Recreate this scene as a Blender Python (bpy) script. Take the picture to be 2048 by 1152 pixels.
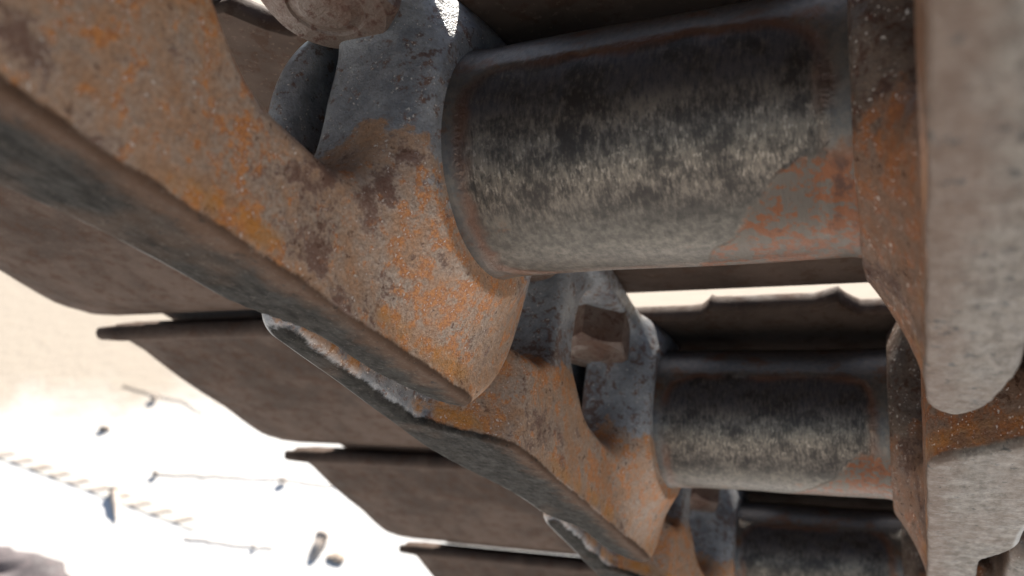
import bpy, math, random
import numpy as np
from mathutils import Matrix, Vector

random.seed(7)
for o in list(bpy.data.objects):
    bpy.data.objects.remove(o, do_unlink=True)
S = bpy.context.scene
COL = S.collection

# ------------------------------------------------------------------ camera
PITCH = math.radians(25.0)          # camera looks down, into the curve of the track
CAM_H = 1.05
cam_d = bpy.data.cameras.new('camera')
cam = bpy.data.objects.new('camera', cam_d)
COL.objects.link(cam)
cam.location = (0, 0, CAM_H)
cam.rotation_euler = (math.radians(90) - PITCH, 0, 0)
cam_d.sensor_width = 36.0
cam_d.lens = 1680.9 / 2048 * 36.0
cam_d.clip_start = 0.01
cam_d.clip_end = 400
cam_d.dof.use_dof = True
cam_d.dof.focus_distance = 0.225
cam_d.dof.aperture_fstop = 15.0
S.camera = cam

# ------------------------------------------------------------------ world + sun
SUN_AZ = math.radians(10.0)         # measured from +Y towards +X
SUN_EL = math.radians(23.0)
W = bpy.data.worlds.new('World')
S.world = W
W.use_nodes = True
nt = W.node_tree
sky = nt.nodes.new('ShaderNodeTexSky')
sky.sky_type = 'NISHITA'
sky.sun_disc = False
sky.sun_elevation = SUN_EL
sky.sun_rotation = SUN_AZ
bg = nt.nodes['Background']
nt.links.new(sky.outputs[0], bg.inputs[0])
bg.inputs[1].default_value = 0.05
sun_d = bpy.data.lights.new('sun', 'SUN')
sun_d.energy = 5.0
sun_d.angle = math.radians(0.53)
sun_d.color = (1.0, 0.95, 0.87)
sun = bpy.data.objects.new('sun', sun_d)
COL.objects.link(sun)
sd = Vector((math.sin(SUN_AZ) * math.cos(SUN_EL), math.cos(SUN_AZ) * math.cos(SUN_EL), math.sin(SUN_EL)))
sun.rotation_euler = sd.to_track_quat('Z', 'Y').to_euler()
sun.location = sd * 5
S.view_settings.view_transform = 'Standard'
S.view_settings.look = 'None'
S.view_settings.gamma = 1.0
S.view_settings.use_curve_mapping = False
S.view_settings.exposure = 1.5
S.render.engine = 'CYCLES'
S.cycles.max_bounces = 4
S.cycles.diffuse_bounces = 3
S.cycles.glossy_bounces = 3

# ------------------------------------------------------------------ frames
# track frame: x across the chain, c along it, n towards the shoes
R = np.array([[0.90503, 0.40367, 0.13403], [-0.04489, 0.40401, -0.91365], [-0.42297, 0.82086, 0.38377]])
CAMPOS = np.array([0.0517969, -0.1684208, -0.1148581])
PITCHLEN, BEND = 0.19, -0.07967
cr = np.array([1, 0, 0.]); cf = np.array([0, math.cos(PITCH), -math.sin(PITCH)]); cu = np.array([0, math.sin(PITCH), math.cos(PITCH)])
B = np.stack([cr * R[0, k] - cu * R[1, k] + cf * R[2, k] for k in range(3)], 1)   # track -> world axes
ORG = np.array([0, 0, CAM_H]) - B @ CAMPOS
TRACK = Matrix([[B[0, 0], B[0, 1], B[0, 2], ORG[0]], [B[1, 0], B[1, 1], B[1, 2], ORG[1]], [B[2, 0], B[2, 1], B[2, 2], ORG[2]], [0, 0, 0, 1]])
_u, _s, _v = np.linalg.svd(B)
Bo = _u @ _v
for r_ in range(3):
    for c_ in range(3):
        TRACK[r_][c_] = Bo[r_, c_]

def joint(i):
    pos = np.zeros(2)
    if i > 0:
        for j in range(1, i + 1):
            pos += PITCHLEN * np.array([math.cos(BEND * j), math.sin(BEND * j)])
    else:
        for j in range(0, i, -1):
            pos -= PITCHLEN * np.array([math.cos(BEND * j), math.sin(BEND * j)])
    return pos, BEND * i

def seg_matrix(i):
    pos, th = joint(i)
    return TRACK @ Matrix.Translation((0, pos[0], pos[1])) @ Matrix.Rotation(th, 4, 'X')

def ground_at(px, py, z=0.0):
    d = cr * (px - 1024) / 1680.9 - cu * (py - 576) / 1680.9 + cf
    t = (CAM_H - z) / -d[2]
    return Vector((d[0] * t, d[1] * t, z))

# ------------------------------------------------------------------ node helper
class NB:
    def __init__(self, name):
        self.m = bpy.data.materials.new(name)
        self.m.use_nodes = True
        self.t = self.m.node_tree
        self.b = self.t.nodes['Principled BSDF']
        self.out = self.t.nodes['Material Output']
        self.tc = self.t.nodes.new('ShaderNodeTexCoord')

    def n(self, typ, **kw):
        nd = self.t.nodes.new(typ)
        for k, v in kw.items():
            setattr(nd, k, v)
        return nd

    def plug(self, sock, v):
        if isinstance(v, bpy.types.NodeSocket):
            self.t.links.new(v, sock)
        elif v is not None:
            if hasattr(sock.default_value, '__len__') and not hasattr(v, '__len__'):
                sock.default_value = [v] * len(sock.default_value)
            elif hasattr(v, '__len__') and len(v) == 3 and len(sock.default_value) == 4:
                sock.default_value = (*v, 1)
            else:
                sock.default_value = v

    def obj(self):
        return self.tc.outputs['Object']

    def uv(self):
        return self.tc.outputs['UV']

    def mapping(self, vec, scale=(1, 1, 1), loc=(0, 0, 0)):
        m = self.n('ShaderNodeMapping')
        self.plug(m.inputs['Vector'], vec)
        m.inputs['Scale'].default_value = scale
        m.inputs['Location'].default_value = loc
        return m.outputs[0]

    def noise(self, vec, scale, detail=6, rough=.6, dist=0., ntype='FBM'):
        m = self.n('ShaderNodeTexNoise')
        self.plug(m.inputs['Vector'], vec)
        m.inputs['Scale'].default_value = scale
        m.inputs['Detail'].default_value = detail
        m.inputs['Roughness'].default_value = rough
        m.inputs['Distortion'].default_value = dist
        return m.outputs[0]

    def voro(self, vec, scale, feature='F1'):
        m = self.n('ShaderNodeTexVoronoi', feature=feature)
        self.plug(m.inputs['Vector'], vec)
        m.inputs['Scale'].default_value = scale
        return m.outputs[0]

    def ramp(self, v, lo, hi, a=0., b=1., smooth=True):
        m = self.n('ShaderNodeMapRange', interpolation_type='SMOOTHSTEP' if smooth else 'LINEAR')
        self.plug(m.inputs[0], v)
        m.inputs[1].default_value = lo
        m.inputs[2].default_value = hi
        m.inputs[3].default_value = a
        m.inputs[4].default_value = b
        return m.outputs[0]

    def math(self, op, a, b=None, c=None):
        m = self.n('ShaderNodeMath', operation=op)
        self.plug(m.inputs[0], a)
        if b is not None:
            self.plug(m.inputs[1], b)
        if c is not None:
            self.plug(m.inputs[2], c)
        return m.outputs[0]

    def mix(self, f, a, b, blend='MIX'):
        m = self.n('ShaderNodeMix', data_type='RGBA', blend_type=blend)
        self.plug(m.inputs[0], f)
        self.plug(m.inputs[6], a)
        self.plug(m.inputs[7], b)
        return m.outputs[2]

    def sep(self, v):
        m = self.n('ShaderNodeSeparateXYZ')
        self.plug(m.inputs[0], v)
        return m.outputs

    def bump(self, h, strength, dist, normal=None):
        m = self.n('ShaderNodeBump')
        self.plug(m.inputs['Height'], h)
        m.inputs['Strength'].default_value = strength
        m.inputs['Distance'].default_value = dist
        if normal is not None:
            self.plug(m.inputs['Normal'], normal)
        return m.outputs[0]

    def done(self, col, rough=.7, metal=0., normal=None, spec=.5):
        self.plug(self.b.inputs['Base Color'], col)
        self.plug(self.b.inputs['Roughness'], rough)
        self.plug(self.b.inputs['Metallic'], metal)
        self.b.inputs['Specular IOR Level'].default_value = spec
        if normal is not None:
            self.plug(self.b.inputs['Normal'], normal)
        return self.m

# ------------------------------------------------------------------ materials
def rust_layers(k, co, seed, dark):
    """orange-brown rust colours broken over grey scale"""
    oi = k.n('ShaderNodeObjectInfo')
    off = k.n('ShaderNodeCombineXYZ')
    for q_, m_ in enumerate((7.3, 11.9, 5.1)):
        k.plug(off.inputs[q_], k.math('MULTIPLY_ADD', oi.outputs['Random'], m_, seed))
    va = k.n('ShaderNodeVectorMath', operation='ADD')
    k.plug(va.inputs[0], co)
    k.plug(va.inputs[1], off.outputs[0])
    v = va.outputs[0]
    n1 = k.noise(v, 75, 6, .74)
    n2 = k.noise(v, 230, 4, .72)
    n3 = k.noise(v, 1100, 2, .65)
    n4 = k.noise(v, 26, 3, .6)
    d = tuple(dark)
    t = lambda c_: tuple(a_ * b_ for a_, b_ in zip(c_, d))
    col = k.mix(k.ramp(n1, .36, .62), t((.42, .238, .135)), t((.385, .312, .255)))        # tan / grey scale
    col = k.mix(k.ramp(n3, .36, .66, 0, .55), col, t((.20, .115, .068)))
    om = k.math('ADD', k.math('MULTIPLY', n2, .60), k.math('MULTIPLY', n4, .42))         # orange bloom
    om = k.math('ADD', om, k.math('MULTIPLY', k.math('SUBTRACT', n3, .5), .10))
    orange = k.mix(k.ramp(n3, .38, .62), t((.54, .215, .055)), t((.34, .125, .042)))
    col = k.mix(k.math('MULTIPLY', k.ramp(om, .500, .575), .85), col, orange)
    bm = k.math('ADD', k.math('MULTIPLY', n1, .62), k.math('MULTIPLY', k.math('SUBTRACT', 1., n4), .40))
    bm = k.math('ADD', bm, k.math('MULTIPLY', k.math('SUBTRACT', n3, .5), .08))
    col = k.mix(k.math('MULTIPLY', k.ramp(bm, .560, .625), .80), col, t((.13, .062, .045)))
    col = k.mix(k.math('MULTIPLY', k.ramp(n2, .40, .31), .75), col, t((.12, .066, .048)))
    return v, col, n1, n2, n3, n4

def link_material(name, rail_a, rail_b, edge_amt, seed, fleck, dark, trough, tspec, tint):
    k = NB(name)
    co = k.obj()
    x, c, z = k.sep(co)[0:3]
    v, orange, n1, n2, n3, n4 = rust_layers(k, co, seed, dark)
    # grey-blue scale with brown speckles, on the shoe side of the link
    g2 = k.noise(v, 370, 4, .68)
    grey = k.mix(k.ramp(n1, .34, .66), (.155, .160, .175), (.34, .338, .340))
    grey = k.mix(k.ramp(n3, .40, .66, 0, .4), grey, (.15, .138, .130))
    grey = k.mix(k.math('MULTIPLY', k.ramp(k.math('ADD', k.math('MULTIPLY', g2, .6), k.math('MULTIPLY', n4, .4)), .515, .565), .8), grey, (.115, .058, .040))
    grey = k.mix(k.math('MULTIPLY', k.ramp(n2, .58, .66), .8), grey, (.165, .075, .042))
    grey = k.mix(1., grey, tint, 'MULTIPLY')
    wob = k.math('ADD', k.math('MULTIPLY', k.math('SUBTRACT', n4, .5), .036), k.math('MULTIPLY', k.math('SUBTRACT', n1, .5), .030))
    zz = k.math('ADD', z, wob)
    low = k.math('MULTIPLY', k.ramp(zz, -.0165, -.0190), k.ramp(k.math('ABSOLUTE', x), .0765, .0735))
    col = k.mix(low, grey, orange)
    # bright pale specks, glints put into the colour
    fl = k.math('MULTIPLY', k.ramp(n3, .61, .68), k.ramp(n2, .46, .56))
    col = k.mix(k.math('MULTIPLY', fl, .8), col, (.74, .67, .60))
    # yellow-orange seam along the tread edge
    seam = k.math('MULTIPLY', k.ramp(k.math('ABSOLUTE', k.math('ADD', z, .0530)), .0042, .0005), k.math('MULTIPLY', k.ramp(n1, .42, .54), k.ramp(n4, .43, .55)))
    col = k.mix(k.math('MULTIPLY', seam, edge_amt), col, (.46, .185, .02))
    # tread, polished along the running direction
    rv = k.mapping(v, scale=(1, .35, 1))
    r1 = k.noise(rv, 520, 4, .70)
    rail = k.mix(k.ramp(k.math('ADD', k.math('MULTIPLY', r1, .75), k.math('MULTIPLY', n1, .25)), .38, .62), rail_a, rail_b)
    rail = k.mix(k.math('MULTIPLY', k.ramp(n4, .52, .66), .35), rail, (.11, .065, .042))
    bleed = k.ramp(k.math('ADD', k.math('ABSOLUTE', x), k.math('MULTIPLY', k.math('SUBTRACT', n1, .5), .020)), .0640, .0560)
    rail = k.mix(k.math('MULTIPLY', bleed, .7), rail, (.10, .055, .034))
    rail = k.mix(k.math('MULTIPLY', k.ramp(n3, .62, .68), fleck), rail, (.36, .31, .26))
    rail = k.mix(k.math('MULTIPLY', k.ramp(g2, .60, .66), .85), rail, (.020, .018, .016))
    rm = k.ramp(k.math('ADD', z, k.math('MULTIPLY', k.math('SUBTRACT', n1, .55), .0045)), -.0556, -.0567)
    flat = k.ramp(z, -.0561, -.0568)
    rm = k.math('MAXIMUM', rm, flat)
    col = k.mix(rm, col, rail)
    xo = k.math('SUBTRACT', k.math('ABSOLUTE', x), k.ramp(c, -.06, -.13, 0., .0085))
    worn = k.math('MULTIPLY', k.ramp(xo, .0775, .0788), k.math('MULTIPLY', k.ramp(z, -.0535, -.0550), k.ramp(z, -.0573, -.0567)))  # outer arris mask: rubbed, and brightened for light off the ground
    col = k.mix(k.math('MULTIPLY', worn, .8), col, (.34, .33, .32))     # rubbed outer arris, also painted bright for light off the ground
    rough = k.ramp(n2, .3, .7, .26, .55)
    rough = k.math('ADD', rough, k.math('MULTIPLY', rm, trough))
    bn = k.noise(v, 300, 4, .78)
    nb = k.n('ShaderNodeBump')
    k.plug(nb.inputs['Height'], bn)
    nb.inputs['Distance'].default_value = .0013
    k.plug(nb.inputs['Strength'], k.ramp(rm, 0, 1, .45, .20))
    k.plug(k.b.inputs['Specular IOR Level'], .5)
    m = k.done(col, k.math('MINIMUM', rough, .95), k.ramp(rm, 0, 1, .10, .0), nb.outputs[0], .5)
    k.plug(k.b.inputs['Specular IOR Level'], k.ramp(rm, 0, 1, .5, tspec))
    return m

def bushing_material():
    k = NB('worn_bushing_steel')
    uv = k.uv()                         # u: metres across, v: metres around
    u, v_ = k.sep(uv)[0:2]
    co = k.obj()
    oi = k.n('ShaderNodeObjectInfo')
    off = k.n('ShaderNodeCombineXYZ')
    k.plug(off.inputs[0], k.math('MULTIPLY', oi.outputs['Random'], 9.1))
    k.plug(off.inputs[1], k.math('MULTIPLY', oi.outputs['Random'], 5.7))
    va = k.n('ShaderNodeVectorMath', operation='ADD')
    k.plug(va.inputs[0], uv)
    k.plug(va.inputs[1], off.outputs[0])
    uv = va.outputs[0]
    st = k.mapping(uv, scale=(1, .30, 1))
    s1 = k.noise(st, 900, 5, .78)
    s2 = k.noise(st, 1900, 2, .65)
    p1 = k.noise(uv, 75, 5, .68)
    p2 = k.noise(uv, 26, 3, .6)
    p3 = k.noise(uv, 420, 4, .65)
    base = k.mix(k.ramp(p1, .36, .64), (.034, .027, .023), (.105, .088, .072))
    m1 = k.math('ADD', k.math('MULTIPLY', s1, .62), k.math('MULTIPLY', p1, .40))
    base = k.mix(k.math('MULTIPLY', k.ramp(m1, .470, .610), .85), base, (.195, .160, .126))
    hl = k.math('MULTIPLY', k.ramp(v_, -.040, -.031), k.ramp(v_, -.016, -.024))  # highlight band painted in: pale grains are stronger here
    m2 = k.math('MULTIPLY', k.ramp(k.math('ADD', k.math('MULTIPLY', s2, .6), k.math('MULTIPLY', p3, .42)), .555, .60), k.math('MULTIPLY', k.ramp(p1, .42, .56), k.math('ADD', hl, .25)))
    base = k.mix(k.math('MULTIPLY', m2, .6), base, (.34, .285, .23))
    base = k.mix(k.math('MULTIPLY', k.ramp(s1, .46, .34), .7), base, (.024, .020, .018))
    # smoother grey towards the underside
    under = k.ramp(k.math('ADD', v_, k.math('MULTIPLY', k.math('SUBTRACT', p2, .5), .02)), -.019, -.008)
    gcol = k.mix(k.ramp(p3, .35, .68), (.075, .067, .057), (.165, .146, .122))
    gcol = k.mix(k.math('MULTIPLY', k.ramp(p1, .60, .68), .8), gcol, (.16, .085, .05))
    base = k.mix(k.math('MULTIPLY', under, .8), base, gcol)
    # darker bluish band above
    band = k.math('MULTIPLY', k.ramp(v_, -.036, -.044), k.ramp(p1, .35, .6))
    base = k.mix(k.math('MULTIPLY', band, .7), base, (.035, .035, .05))
    # unworn border with brown rim : rounded rectangle distance in uv
    wob = k.math('MULTIPLY', k.math('SUBTRACT', p1, .5), .010)
    ax = k.math('SUBTRACT', k.math('ABSOLUTE', k.math('ADD', u, .0006)), .028)
    ay = k.math('SUBTRACT', k.math('ABSOLUTE', k.math('ADD', v_, .022)), .021)
    axm = k.math('MAXIMUM', ax, 0.)
    aym = k.math('MAXIMUM', ay, 0.)
    d = k.math('SQRT', k.math('ADD', k.math('MULTIPLY', axm, axm), k.math('MULTIPLY', aym, aym)))
    d = k.math('ADD', d, wob)
    rim = k.ramp(d, .0105, .0135)
    edge = k.mix(k.ramp(p3, .35, .65), (.10, .092, .085), (.15, .125, .105))
    edge = k.mix(k.ramp(p1, .52, .64), edge, (.135, .07, .04))
    base = k.mix(rim, base, edge)
    ring = k.math('MULTIPLY', k.ramp(k.math('ABSOLUTE', k.math('SUBTRACT', d, .0115)), .003, .0), k.ramp(p2, .35, .55))
    base = k.mix(k.math('MULTIPLY', ring, .75), base, (.12, .05, .026))
    # rust patch on the lower corner
    q = k.math('ADD', k.math('MULTIPLY', k.math('SUBTRACT', u, .012), .8), k.math('MULTIPLY', k.math('ADD', v_, .004), .62))
    q = k.math('ADD', q, k.math('MULTIPLY', k.math('SUBTRACT', p2, .5), .016))
    cor = k.math('MULTIPLY', k.ramp(q, .0035, .0050), k.ramp(v_, -.026, -.021))
    rc = k.mix(k.ramp(k.math('ADD', k.math('MULTIPLY', p3, .5), k.math('MULTIPLY', p1, .5)), .47, .54), (.100, .082, .066), (.160, .054, .019))
    rc = k.mix(k.ramp(p1, .56, .66), rc, (.07, .03, .018))
    base = k.mix(cor, base, rc)
    rough = k.ramp(s1, .3, .7, .46, .27)
    nb = k.bump(s1, .4, .0006)
    nb = k.bump(k.math('MAXIMUM', rim, cor), .6, .0006, nb)
    return k.done(base, rough, .5, nb, .5)

def dirty_steel(name, a, b, rust, amt=.5, rough=(.5, .75), scale=1.0, metal=.1, bumpy=.4, spec=.5):
    k = NB(name)
    co = k.obj()
    n1 = k.noise(co, 18 * scale, 4, .62, .3)
    n2 = k.noise(co, 130 * scale, 4, .65)
    n3 = k.noise(co, 600 * scale, 2, .6)
    col = k.mix(k.ramp(n1, .35, .65), a, b)
    col = k.mix(k.math('MULTIPLY', k.ramp(n2, .52, .62), amt), col, rust)
    col = k.mix(k.math('MULTIPLY', k.ramp(n3, .6, .7), .4), col, tuple(min(1, v * 1.6) for v in b))
    nb = k.bump(k.math('ADD', n2, k.math('MULTIPLY', n3, .4)), bumpy, .0015)
    return k.done(col, k.ramp(n2, .3, .7, *rough), metal, nb, spec)

M_LEFT = link_material('rusted_forged_link', (.013, .0115, .010), (.034, .030, .026), .6, 0.0, .12, (1, .97, .95), .40, .10, (1, 1, 1))
M_RIGHT = link_material('rusted_forged_link_pale_tread', (.080, .063, .050), (.168, .142, .118), .35, 3.7, .22, (.47, .40, .37), .1, .35, (.44, .31, .23))
M_BUSH = bushing_material()
M_SHOE = dirty_steel('dusty_shoe_plate', (.052, .035, .027), (.098, .067, .052), (.060, .030, .018), .5, (.75, .95), bumpy=.15, metal=0., spec=.12)
M_LIP = dirty_steel('shoe_lip_steel', (.10, .085, .080), (.17, .15, .14), (.11, .06, .04), .5)
M_NUT = dirty_steel('rusted_nut_steel', (.110, .056, .036), (.150, .108, .086), (.078, .030, .018), .9, (.35, .6), 2.5, .1)
M_PIN = dirty_steel('pin_steel', (.12, .11, .10), (.2, .19, .18), (.13, .06, .03), .5)

def ground_material():
    k = NB('sunlit_sand')
    co = k.obj()
    n1 = k.noise(co, 5, 4, .6, .4)
    n2 = k.noise(co, 26, 4, .65)
    n3 = k.noise(co, 160, 2, .6)
    x, y = k.sep(co)[0:2]
    # farther off the pale sand is painted browner, as soft shadow along a wavering line
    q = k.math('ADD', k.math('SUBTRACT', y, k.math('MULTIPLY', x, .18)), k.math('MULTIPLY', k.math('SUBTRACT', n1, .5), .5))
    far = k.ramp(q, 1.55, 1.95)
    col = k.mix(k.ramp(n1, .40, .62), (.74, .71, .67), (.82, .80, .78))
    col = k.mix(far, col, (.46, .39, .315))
    col = k.mix(k.math('MULTIPLY', k.ramp(n2, .58, .70), .25), col, (.42, .32, .23))
    nb = k.bump(k.math('ADD', n2, k.math('MULTIPLY', n3, .3)), .25, .012)
    return k.done(col, .9, 0, nb, .2)
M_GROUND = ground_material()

# ------------------------------------------------------------------ mesh helpers
def mesh_obj(name, verts, faces, mat, parent=None, smooth=True):
    me = bpy.data.meshes.new(name)
    me.from_pydata([tuple(v) for v in verts], [], [tuple(f) for f in faces])
    me.materials.append(mat)
    if smooth:
        me.polygons.foreach_set('use_smooth', [True] * len(me.polygons))
    me.update()
    o = bpy.data.objects.new(name, me)
    COL.objects.link(o)
    if parent:
        o.parent = parent
    return o

def smin(a, b, k):
    h = np.clip(.5 + .5 * (b - a) / k, 0, 1)
    return b * (1 - h) + a * h - k * h * (1 - h)

def smax(a, b, k):
    return -smin(-a, -b, k)

def sstep(a, b, x):
    t = np.clip((x - a) / (b - a), 0, 1)
    return t * t * (3 - 2 * t)

def rbox(u, c, n, u0, u1, c0, c1, n0, n1, r):
    qx = np.abs(u - (u0 + u1) / 2) - (u1 - u0) / 2 + r
    qy = np.abs(c - (c0 + c1) / 2) - (c1 - c0) / 2 + r
    qz = np.abs(n - (n0 + n1) / 2) - (n1 - n0) / 2 + r
    return np.sqrt(np.maximum(qx, 0) ** 2 + np.maximum(qy, 0) ** 2 + np.maximum(qz, 0) ** 2) + np.minimum(np.maximum(np.maximum(qx, qy), qz), 0) - r

def rcyl(u, c, n, cc, cn, rad, u0, u1, r):
    d = np.sqrt((c - cc) ** 2 + (n - cn) ** 2) - rad + r
    q = np.abs(u - (u0 + u1) / 2) - (u1 - u0) / 2 + r
    return np.sqrt(np.maximum(d, 0) ** 2 + np.maximum(q, 0) ** 2) + np.minimum(np.maximum(d, q), 0) - r

def oval(c, n, cc, cn, hc, hn, r):
    qx = np.abs(c - cc) - hc + r
    qy = np.abs(n - cn) - hn + r
    return np.sqrt(np.maximum(qx, 0) ** 2 + np.maximum(qy, 0) ** 2) + np.minimum(np.maximum(qx, qy), 0) - r

def link_sdf(u, c, n):
    """left hand side link; u outwards from the chain centre, bushing end at c=0, pin end at c=-0.19.
    A forging: one side outline with two windows, between an inboard and an outboard face"""
    rb = np.sqrt(c ** 2 + n ** 2)
    rp = np.sqrt((c + .19) ** 2 + n ** 2)
    # side outline
    o = oval(c, n, -.0910, -.0360, .1250, .0300, .026)                 # rail
    o = smin(o, oval(c, n, .0020, -.0140, .0525, .0470, .042), .006)    # cheek behind the nose
    o = smin(o, oval(c, n, -.0790, .0060, .0790, .0280, .006), .004)    # web
    o = smin(o, oval(c, n, .000, .0120, .0330, .0225, .008), .006)      # neck up to the shoe
    o = smin(o, rp - .0420, .010)                                       # pin boss
    w1 = oval(c, n, -.0580, -.0015, .0340, .0272, .0255)
    w2 = oval(c, n, -.1270, -.0010, .0165, .0262, .016)
    o = smax(o, -w1, .003)
    o = smax(o, -w2, .003)
    o = smin(o, rb - .0375, .026)                                       # boss round the bushing
    # inboard and outboard faces
    collar = .0104 * np.clip(1 - (rb - .0350) / .024, 0, 1) ** 1.6
    u_in = .0547 - np.minimum(collar, .0104)
    u_in = u_in + .0018 * sstep(-.026, -.012, n) * sstep(-.040, -.055, c)
    u_in = u_in + .0240 * sstep(-.126, -.153, c)
    u_in = u_in + .0015 * sstep(.020, .050, c)
    u_out = .0700 + .0105 * sstep(-.024, -.050, c) + .0085 * sstep(-.06, -.13, c) - .0045 * sstep(-.004, .034, c)
    U = np.maximum(u_in - u, u - u_out)
    r = .0042 + .0034 * sstep(-.005, .035, c) * sstep(.0, -.03, n) + .0030 * sstep(.062, .044, rb) * sstep(-.048, -.034, n)
    d = np.sqrt(np.maximum(o + r, 0) ** 2 + np.maximum(U + r, 0) ** 2) + np.minimum(np.maximum(o + r, U + r), 0) - r
    pad = rbox(u, c, n, .0520, .0900, -.150, -.010, .0245, .0345, .0022)
    d = smin(d, pad, .003)
    # clearance for the boss of the neighbouring link at the pin end
    clr = rcyl(u, c, n, -.19, 0, .0590, .030, .0778, .003)
    d = smax(d, -clr, .002)
    # forging unevenness
    d = d + .00012 * np.sin(c * 210 + u * 120) * np.sin(n * 170 + 1.3)
    # nothing below the worn tread plane
    tread = -(n + .0574 + .0004 * np.sin(c * 45 + 1.0))
    d = smax(d, tread, .0010 + .0030 * sstep(.0740, .0800, u))
    return d

def surface_nets(fn, lo, hi, h):
    xs = [np.arange(lo[k], hi[k] + h, h) for k in range(3)]
    G = np.meshgrid(*xs, indexing='ij')
    F = fn(*G)
    del G
    sgn = F < 0
    nx, ny, nz = F.shape
    cnt = np.zeros((nx - 1, ny - 1, nz - 1), np.int8)
    acc = np.zeros((nx - 1, ny - 1, nz - 1, 3), np.float32)
    def sl(d):
        return tuple(slice(d[k], F.shape[k] - 1 + d[k]) for k in range(3))
    corners = [(i, j, k) for i in (0, 1) for j in (0, 1) for k in (0, 1)]
    for a in corners:
        for ax in range(3):
            if a[ax] == 0:
                b = list(a); b[ax] = 1
                fa, fb = F[sl(a)], F[sl(b)]
                cr_ = sgn[sl(a)] != sgn[sl(b)]
                t = np.where(cr_, fa / np.where(cr_, fa - fb, 1), 0)
                cnt += cr_
                for q in range(3):
                    acc[..., q] += np.where(cr_, a[q] + (t if q == ax else 0), 0)
    act = cnt > 0
    idx = -np.ones(cnt.shape, np.int64)
    ii = np.argwhere(act)
    idx[act] = np.arange(len(ii))
    V = (ii + acc[act] / cnt[act][:, None]) * h + np.array([x[0] for x in xs])
    faces = []
    for ax in range(3):
        o1, o2 = [(1, 2), (2, 0), (0, 1)][ax]
        s0 = [slice(1, -1)] * 3; s1 = [slice(1, -1)] * 3
        s0[ax] = slice(0, -1); s1[ax] = slice(1, None)
        a, b = sgn[tuple(s0)], sgn[tuple(s1)]
        e = np.argwhere(a != b)
        off = np.array([1, 1, 1]); off[ax] = 0
        base = e + off
        flip = a[tuple(e.T)]
        def cell(d1, d2):
            q = base.copy(); q[:, o1] -= d1; q[:, o2] -= d2
            return idx[tuple(q.T)]
        quad = np.stack([cell(1, 1), cell(0, 1), cell(0, 0), cell(1, 0)], 1)
        quad[~flip] = quad[~flip][:, ::-1]
        faces.append(quad)
    Fc = np.concatenate(faces)
    Fc = Fc[(Fc >= 0).all(1)]
    for _ in range(2):
        e = 2e-4
        f0 = fn(*V.T)
        g = np.stack([(fn(*(V + np.eye(3)[q] * e).T) - fn(*(V - np.eye(3)[q] * e).T)) / (2 * e) for q in range(3)], 1)
        gl = (g ** 2).sum(1)
        st = np.clip(f0 / np.maximum(gl, .2), -h * .5, h * .5)
        V = V - g * st[:, None]
    return V, Fc

def np_mesh(name, V, Fc, mat):
    me = bpy.data.meshes.new(name)
    me.vertices.add(len(V)); me.vertices.foreach_set('co', V.astype(np.float32).ravel())
    me.loops.add(Fc.size); me.loops.foreach_set('vertex_index', Fc.astype(np.int32).ravel())
    me.polygons.add(len(Fc))
    me.polygons.foreach_set('loop_start', np.arange(0, Fc.size, 4, dtype=np.int32))
    me.update(calc_edges=True)
    me.polygons.foreach_set('use_smooth', [True] * len(Fc))
    me.materials.append(mat)
    me.validate()
    return me

LV, LF = surface_nets(link_sdf, (.038, -.245, -.064), (.098, .062, .060), .0013)
left_me = np_mesh('side_link', LV * np.array([-1, 1, 1]), LF[:, ::-1], M_LEFT)
right_me = np_mesh('side_link', LV, LF, M_RIGHT)

# ------------------------------------------------------------------ bushing
def bushing_mesh():
    nx, na = 150, 260
    X = np.linspace(-.060, .060, nx)
    A = np.linspace(-math.pi, math.pi, na + 1)
    V, UV = [], []
    r0 = .0297
    for x in X:
        for a in A:
            v = a * r0
            dx = max(abs(x + .0006) - .028, 0); dy = max(abs(v + .022) - .021, 0)
            d = math.hypot(dx, dy) + .0012 * math.sin(x * 260 + 1) * math.sin(v * 210)
            t = min(max((d - .0095) / .0035, 0), 1)
            r = r0 - .00055 * (1 - t * t * (3 - 2 * t)) + .0002 * math.sin(x * 90) * math.sin(a * 3)
            r += .0008 * max(0, min(1, (abs(x) - .0415) / .004))
            V.append((x, r * math.sin(a), -r * math.cos(a)))
            UV.append((x, v))
    F = []
    w = na + 1
    for i in range(nx - 1):
        for j in range(na):
            F.append((i * w + j, i * w + j + 1, (i + 1) * w + j + 1, (i + 1) * w + j))
    me = bpy.data.meshes.new('bushing')
    me.from_pydata(V, [], F)
    ul = me.uv_layers.new(name='UVMap')
    li = np.empty(len(me.loops), np.int32)
    me.loops.foreach_get('vertex_index', li)
    ul.data.foreach_set('uv', np.array(UV, np.float32)[li].ravel())
    me.polygons.foreach_set('use_smooth', [True] * len(me.polygons))
    me.materials.append(M_BUSH)
    return me
bush_me = bushing_mesh()

# ------------------------------------------------------------------ pin, nut, bolt
def lathe_x(profile, seg, mat, name):
    V, F = [], []
    for (x, r) in profile:
        for s in range(seg):
            a = 2 * math.pi * s / seg
            V.append((x, r * math.cos(a), r * math.sin(a)))
    for i in range(len(profile) - 1):
        for s in range(seg):
            F.append((i * seg + s, i * seg + (s + 1) % seg, (i + 1) * seg + (s + 1) % seg, (i + 1) * seg + s))
    F.append(tuple(range(seg))[::-1]); F.append(tuple((len(profile) - 1) * seg + s for s in range(seg)))
    me = bpy.data.meshes.new(name); me.from_pydata(V, [], F); me.materials.append(mat)
    return me
pin_me = lathe_x([(-.0945, .014), (-.093, .0175), (-.091, .019), (.091, .019), (.093, .0175), (.0945, .014)], 40, M_PIN, 'pin')

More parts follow.
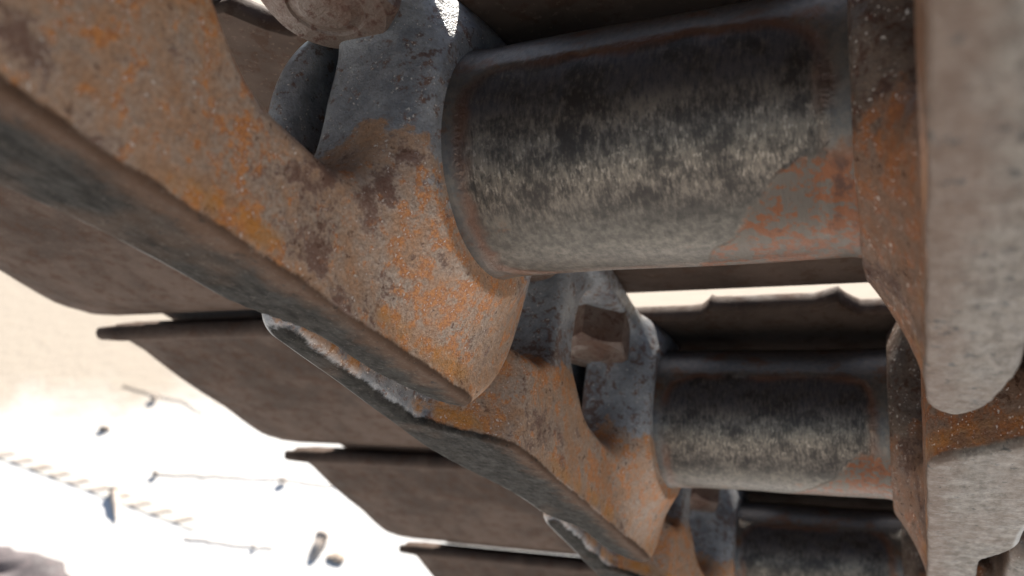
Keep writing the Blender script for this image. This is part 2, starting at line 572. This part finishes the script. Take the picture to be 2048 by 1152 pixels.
def nut_mesh():
    """hexagon nut pointing down -z, with chamfered free face and bore"""
    V, F = [], []
    R_, H = .0172, .0190
    seg = 48
    rings = []
    def hexr(a, rr):
        a = (a + math.pi / 6) % (math.pi / 3) - math.pi / 6
        return rr * math.cos(math.pi / 6) / math.cos(a)
    cham = .0150
    def ring(z, fn):
        st = len(V)
        for s in range(seg):
            a = 2 * math.pi * s / seg
            r = fn(a)
            V.append((r * math.cos(a), r * math.sin(a), z if not callable(z) else z(r)))
        rings.append(st)
    zc = lambda r: -H + max(0, (r - cham) * .75) + .0006
    ring(0, lambda a: hexr(a, R_))
    ring(zc, lambda a: hexr(a, R_))
    ring(-H, lambda a: min(hexr(a, R_) - .0004, cham - .0006))
    ring(-H, lambda a: .0095)
    ring(-H + .0006, lambda a: .0090)
    ring(-H + .0006, lambda a: .0084)
    ring(-H + .0004, lambda a: .0078)
    ring(-H - .0004, lambda a: .0062)
    for q in range(len(rings) - 1):
        for s in range(seg):
            F.append((rings[q] + s, rings[q] + (s + 1) % seg, rings[q + 1] + (s + 1) % seg, rings[q + 1] + s))
    F.append(tuple(rings[-1] + s for s in range(seg)))
    me = bpy.data.meshes.new('nut'); me.from_pydata(V, [], F); me.materials.append(M_NUT)
    bpy_flip(me)
    return me

def bpy_flip(me):
    import bmesh
    bm = bmesh.new(); bm.from_mesh(me); bmesh.ops.recalc_face_normals(bm, faces=bm.faces[:]); bm.to_mesh(me); bm.free()
nut_me = nut_mesh()

def bolt_head_mesh():
    V, F = [], []
    R_, H = .0185, .014
    for z, rr in ((.0, R_), (H - .002, R_), (H, R_ - .0025)):
        for s in range(6):
            a = math.pi / 3 * s
            V.append((rr * math.cos(a), rr * math.sin(a), z))
    for q in range(2):
        for s in range(6):
            F.append((q * 6 + s, q * 6 + (s + 1) % 6, q * 6 + 6 + (s + 1) % 6, q * 6 + 6 + s))
    F.append((12, 13, 14, 15, 16, 17)); F.append((5, 4, 3, 2, 1, 0))
    me = bpy.data.meshes.new('bolt_head'); me.from_pydata(V, [], F); me.materials.append(M_NUT)
    return me
bolt_me = bolt_head_mesh()

# ------------------------------------------------------------------ shoe
HALF = .388
def shoe_mesh():
    # inner surface stations along c : (c, n, thickness)
    prof = [(-.2300, .0300, .0035), (-.2292, .0278, .0070), (-.2270, .0264, .0095), (-.2240, .0268, .0105), (-.2215, .0290, .0105), (-.2195, .0335, .0095),
            (-.2120, .0352, .0105), (-.2045, .0362, .011), (-.1930, .0368, .011), (-.1800, .0360, .011),
            (-.1616, .0352, .011), (-.1500, .03515, .011), (-.1367, .0352, .011), (-.1240, .0358, .011), (-.1112, .0362, .011), (-.0934, .0355, .011),
            (-.0800, .0352, .011), (-.0693, .0354, .011), (-.0600, .0368, .0105), (-.0520, .0388, .010), (-.0450, .0402, .0085), (-.0404, .0420, .005)]
    xs = sorted(set([round(v, 4) for v in list(np.linspace(-HALF, HALF, 45)) + [-.120, -.112, -.100, -.060, -.048, -.040, -.034, -.029, -.0255, -.0235, -.022,
                     .120, .112, .100, .060, .048, .042, .037, .033, .030, .0285, .0275]]))
    V, F = [], []
    K = len(prof)
    def cut(x):
        """how far the leading lip is set back (link clearance) and the trailing edge is recessed"""
        ax = x - .0025
        a = abs(ax)
        lead = 0.
        if a < .1225:
            lead = .0132 * min(1, max(0, (a - .0245) / .008)) ** .55
            lead *= min(1, max(0, (.1225 - a) / .012))
            if a < .0245:
                lead = .0070
        trail = 0.
        return lead, trail
    for x in xs:
        lead, trail = cut(x)
        edge = max(0, (abs(x) - (HALF - .004)) / .004)
        for (c, n, t) in prof:
            wl = min(1, max(0, (-.150 - c) / .07))
            wt = min(1, max(0, (c + .090) / .045))
            cc = c + lead * wl - trail * wt
            hk = min(1, max(0, (abs(x) - .13) / .03))   # flat, not hooked, between the links
            n = n * hk + max(n, .0345) * (1 - hk)
            dn = .0012 * edge
            V.append((x, cc, n + dn))
        for (c, n, t) in reversed(prof):
            wl = min(1, max(0, (-.150 - c) / .07))
            wt = min(1, max(0, (c + .090) / .045))
            cc = c + lead * wl - trail * wt
            hk = min(1, max(0, (abs(x) - .13) / .03))
            n = n * hk + max(n, .0345) * (1 - hk)
            V.append((x, cc, n + t - .0012 * edge))
    W_ = 2 * K
    for i in range(len(xs) - 1):
        for j in range(W_):
            F.append((i * W_ + j, (i + 1) * W_ + j, (i + 1) * W_ + (j + 1) % W_, i * W_ + (j + 1) % W_))
    F.append(tuple(range(W_))); F.append(tuple((len(xs) - 1) * W_ + j for j in range(W_))[::-1])
    me = bpy.data.meshes.new('shoe'); me.from_pydata(V, [], F); me.materials.append(M_SHOE)
    bpy_flip(me)
    me.polygons.foreach_set('use_smooth', [len(p.vertices) == 4 for p in me.polygons])
    return me
shoe_me = shoe_mesh()

def grouser_mesh(c, hgt):
    pts = [(-.011, 0), (-.006, hgt - .003), (-.004, hgt), (.004, hgt), (.006, hgt - .003), (.011, 0)]
    V = [(x, c + a, .0455 + b) for x in (-HALF + .002, HALF - .002) for (a, b) in pts]
    n = len(pts)
    F = [(j, j + 1, n + j + 1, n + j) for j in range(n - 1)] + [(n - 1, 0, n, 2 * n - 1), tuple(range(n))[::-1], tuple(range(n, 2 * n))]
    me = bpy.data.meshes.new('grouser'); me.from_pydata(V, [], F); me.materials.append(M_SHOE)
    bpy_flip(me)
    return me
grouser_mes = [grouser_mesh(-.148, .016), grouser_mesh(-.080, .016)]

def flap_mesh(s):
    """overlap strip welded behind the trailing edge, set back towards the outside"""
    x0, x1 = (.125, .352)
    if s < 0:
        x0, x1 = -.352, -.125
    V = []
    for x in (x0, x1):
        V += [(x, -.0500, .0490), (x, -.0140, .0500), (x, -.0120, .0512), (x, -.0140, .0525), (x, -.0500, .0530)]
    F = [(j, (j + 1) % 5, 5 + (j + 1) % 5, 5 + j) for j in range(5)] + [(4, 3, 2, 1, 0), (5, 6, 7, 8, 9)]
    me = bpy.data.meshes.new('overlap_strip'); me.from_pydata(V, [], F); me.materials.append(M_LIP)
    bpy_flip(me)
    return me
flap_mes = [flap_mesh(-1), flap_mesh(1)]

# ------------------------------------------------------------------ segments of the track
def child(name, me, parent, loc=None, rot=None):
    o = bpy.data.objects.new(name, me)
    COL.objects.link(o)
    o.parent = parent
    if loc is not None:
        o.location = loc
    if rot is not None:
        o.rotation_euler = rot
    return o

LABELS = {
    -1: 'rusted track segment overhead at the near end, just out of view above the nearest one',
    0: 'nearest and largest rusted track segment, its big worn bushing across the top',
    1: 'second rusted track segment, with hexagon nut in its window and bushing below the biggest one',
    2: 'third track segment, its dark bushing cut off by the bottom edge',
    3: 'fourth track segment, seen mostly as the dark shoe plate second from the bottom',
    4: 'lowest track segment, only its dark shoe plate showing at the bottom edge',
}
for i in range(-1, 5):
    e = bpy.data.objects.new('track_segment', None)
    COL.objects.link(e)
    e.empty_display_size = .03
    e.matrix_world = seg_matrix(i)
    e['label'] = LABELS[i]
    e['category'] = 'track link'
    e['group'] = 'jointed segments of the crawler track'
    a = child('side_link', left_me, e); a['label'] = 'rusty side link with dark greasy tread edge'
    b = child('side_link', right_me, e); b['label'] = 'rusty side link with pale worn tread'
    child('bushing', bush_me, e)
    child('pin', pin_me, e)
    sh = child('shoe', shoe_me, e)
    for g in grouser_mes:
        child('grouser', g, sh)
    for f in flap_mes:
        child('overlap_strip', f, sh)
    for s in (-1, 1):
        for q, c in enumerate((-.0510, -.1285)):
            child('nut', nut_me, e, (s * .0680, c + (.003 if i > 0 else 0), .0335 if i < 1 else .0285), (0, 0, math.radians(17 + 40 * q + 23 * s + i * 13)))
            child('bolt_head', bolt_me, e, (s * .0715, c, .0455), (0, 0, math.radians(10 * q)))

# ------------------------------------------------------------------ ground
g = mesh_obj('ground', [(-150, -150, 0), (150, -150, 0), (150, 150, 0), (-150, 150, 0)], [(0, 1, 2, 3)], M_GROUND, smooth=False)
g['kind'] = 'structure'

# ------------------------------------------------------------------ things lying on the ground
def tag(o, label, cat, group=None):
    o['label'] = label
    o['category'] = cat
    if group:
        o['group'] = group
    return o

M_WOOD = dirty_steel('brown_wood', (.42, .34, .28), (.54, .46, .40), (.34, .26, .20), .5, (.7, .9), .6, 0)
M_STONE = dirty_steel('brown_stone', (.34, .26, .20), (.46, .38, .31), (.24, .16, .11), .5, (.8, .95), .8, 0)
M_DARK = dirty_steel('dark_rock', (.05, .038, .042), (.09, .07, .075), (.20, .16, .16), .4, (.7, .9), .5, 0)
M_STRIP = dirty_steel('pale_strap', (.60, .55, .48), (.70, .66, .60), (.45, .36, .28), .3, (.8, .95), .5, 0)

def lump(name, p, r, mat, seed, flat=.6):
    rnd = random.Random(seed)
    nu, nv = 20, 12
    ph = [rnd.uniform(0, 6.28) for _ in range(8)]
    V, F = [], []
    for j in range(nv + 1):
        t = math.pi * j / nv
        for i in range(nu):
            a = 2 * math.pi * i / nu
            k = 1 + .16 * math.sin(2 * a + ph[0]) * math.sin(t) + .10 * math.sin(3 * a + ph[1] + 2 * t) + .07 * math.sin(5 * t + ph[2]) * math.sin(4 * a + ph[3]) + .05 * math.sin(9 * a + ph[4]) * math.sin(7 * t + ph[5])
            V.append((r * k * math.sin(t) * math.cos(a), r * k * math.sin(t) * math.sin(a) * .8, r * flat * (k * math.cos(t) + .55)))
    for j in range(nv):
        for i in range(nu):
            F.append((j * nu + i, (j + 1) * nu + i, (j + 1) * nu + (i + 1) % nu, j * nu + (i + 1) % nu))
    o = mesh_obj(name, V, F, mat)
    o.location = p
    return o

def tube(name, pts, rads, mat, seg=8, parent=None):
    V, F = [], []
    P = [Vector(p) for p in pts]
    for i, p in enumerate(P):
        t = (P[min(i + 1, len(P) - 1)] - P[max(i - 1, 0)]).normalized()
        u = t.cross(Vector((0, 0, 1)))
        u = u.normalized() if u.length > .05 else Vector((1, 0, 0))
        w = t.cross(u)
        for s_ in range(seg):
            a = 2 * math.pi * s_ / seg
            V.append(p + (u * math.cos(a) + w * math.sin(a)) * rads[i])
    for i in range(len(P) - 1):
        for s_ in range(seg):
            F.append((i * seg + s_, i * seg + (s_ + 1) % seg, (i + 1) * seg + (s_ + 1) % seg, (i + 1) * seg + s_))
    F.append(tuple(range(seg))[::-1]); F.append(tuple((len(P) - 1) * seg + s_ for s_ in range(seg)))
    return mesh_obj(name, V, F, mat, parent)

def twig(pix, r0, r1, label, knobs=()):
    e = bpy.data.objects.new('twig', None)
    COL.objects.link(e)
    pts = [ground_at(px, py, .0015) for px, py in pix]
    e.location = pts[0]
    # subdivide with a slight wander
    q = []
    for a, b in zip(pts, pts[1:]):
        for t in range(6):
            v = a.lerp(b, t / 6)
            q.append(v + Vector((random.uniform(-.002, .002), random.uniform(-.003, .003), random.uniform(0, .001))) - pts[0])
    q.append(pts[-1] - pts[0])
    tube('stem', q, [r0 + (r1 - r0) * i / (len(q) - 1) for i in range(len(q))], M_WOOD, 7, e)
    for n_, (px, py, r) in enumerate(knobs):
        k_ = lump('knot', ground_at(px, py, .004) - pts[0], r, M_WOOD, 50 + n_)
        k_.parent = e
    return tag(e, label, 'twig', 'twigs on the sunlit ground')

twig([(247, 771), (308, 789), (360, 800), (405, 826)], .0012, .0009, 'short thin twig with a brown knot, highest of the twigs on the ground', [(308, 797, .009)])
twig([(307, 948), (430, 952), (565, 958), (663, 971), (740, 985)], .0012, .001, 'long straight twig with knots, running in behind the third shoe plate', [(311, 947, .007), (565, 962, .008)])
twig([(370, 1074), (450, 1087), (545, 1096)], .0012, .001, 'faint thin twig, lowest of the twigs, left of the thick peg', [(508, 1092, .004)])
tag(lump('stone', ground_at(209, 860), .010, M_STONE, 3), 'small brown stone alone on the white ground, left of the twigs', 'stone')
tag(lump('stone', ground_at(672, 1118), .016, M_STONE, 9, .25), 'flat tan stone right of the thick peg', 'stone')
tag(lump('rock', ground_at(-10, 1205), .125, M_DARK, 12, .35), 'dark purplish rock in the bottom left corner', 'rock')

def peg(p0, p1, r, label):
    e = bpy.data.objects.new('peg', None)
    COL.objects.link(e)
    a, b = ground_at(*p0, r * .9), ground_at(*p1, r * .4)
    e.location = a
    n = 7
    pts = [(b - a) * (i / n) for i in range(n + 1)]
    rr = [r * (1 if i < 4 else 1 - .25 * (i - 3)) for i in range(n)] + [r * .12]
    tube('shaft', pts, rr, M_WOOD, 10, e)
    dr = (a - b).normalized()
    tube('head', [dr * .0005, dr * .003, dr * .010, dr * .012], [r * 1.05, r * 1.3, r * 1.3, r * 1.1], M_WOOD, 10, e)
    return tag(e, label, 'peg', 'pegs on the sunlit ground')
peg((229, 985), (232, 1042), .0075, 'thin brown peg with pointed tip, beside the end of the cleated strap')
peg((641, 1078), (622, 1122), .0095, 'thick short peg nearest the lowest shoe plate')

# strap with dark slanted cleats
e = bpy.data.objects.new('cleated_strap', None)
COL.objects.link(e)
a_, b_ = ground_at(-70, 880, 0), ground_at(400, 1052, 0)
e.location = a_
dv = b_ - a_
L_ = dv.length
e.rotation_euler = (0, 0, math.atan2(dv.y, dv.x))
def boxmesh(name, x0, x1, y0, y1, z0, z1, skew, mat):
    V = [(x0 - skew, y0, z0), (x1 - skew, y0, z0), (x1 + skew, y1, z0), (x0 + skew, y1, z0), (x0 - skew + .001, y0 + .001, z1), (x1 - skew - .001, y0 + .001, z1), (x1 + skew - .001, y1 - .001, z1), (x0 + skew + .001, y1 - .001, z1)]
    me = bpy.data.meshes.new(name)
    me.from_pydata(V, [], [(3, 2, 1, 0), (4, 5, 6, 7), (0, 1, 5, 4), (1, 2, 6, 5), (2, 3, 7, 6), (3, 0, 4, 7)])
    me.materials.append(mat)
    return me
child('band', boxmesh('band', 0, L_, -.016, .016, 0, .0015, 0, M_STRIP), e)
N_ = 12
for i in range(N_):
    w = .0135 * (1 - .55 * i / N_)
    x0 = (i + .3) * L_ / N_
    child('cleat', boxmesh('cleat', x0 - w, x0 + w, -.012, .012, .0015, .0030, .010, M_WOOD), e)
tag(e, 'strap with a row of dark slanted cleats lying on the white ground', 'strap')
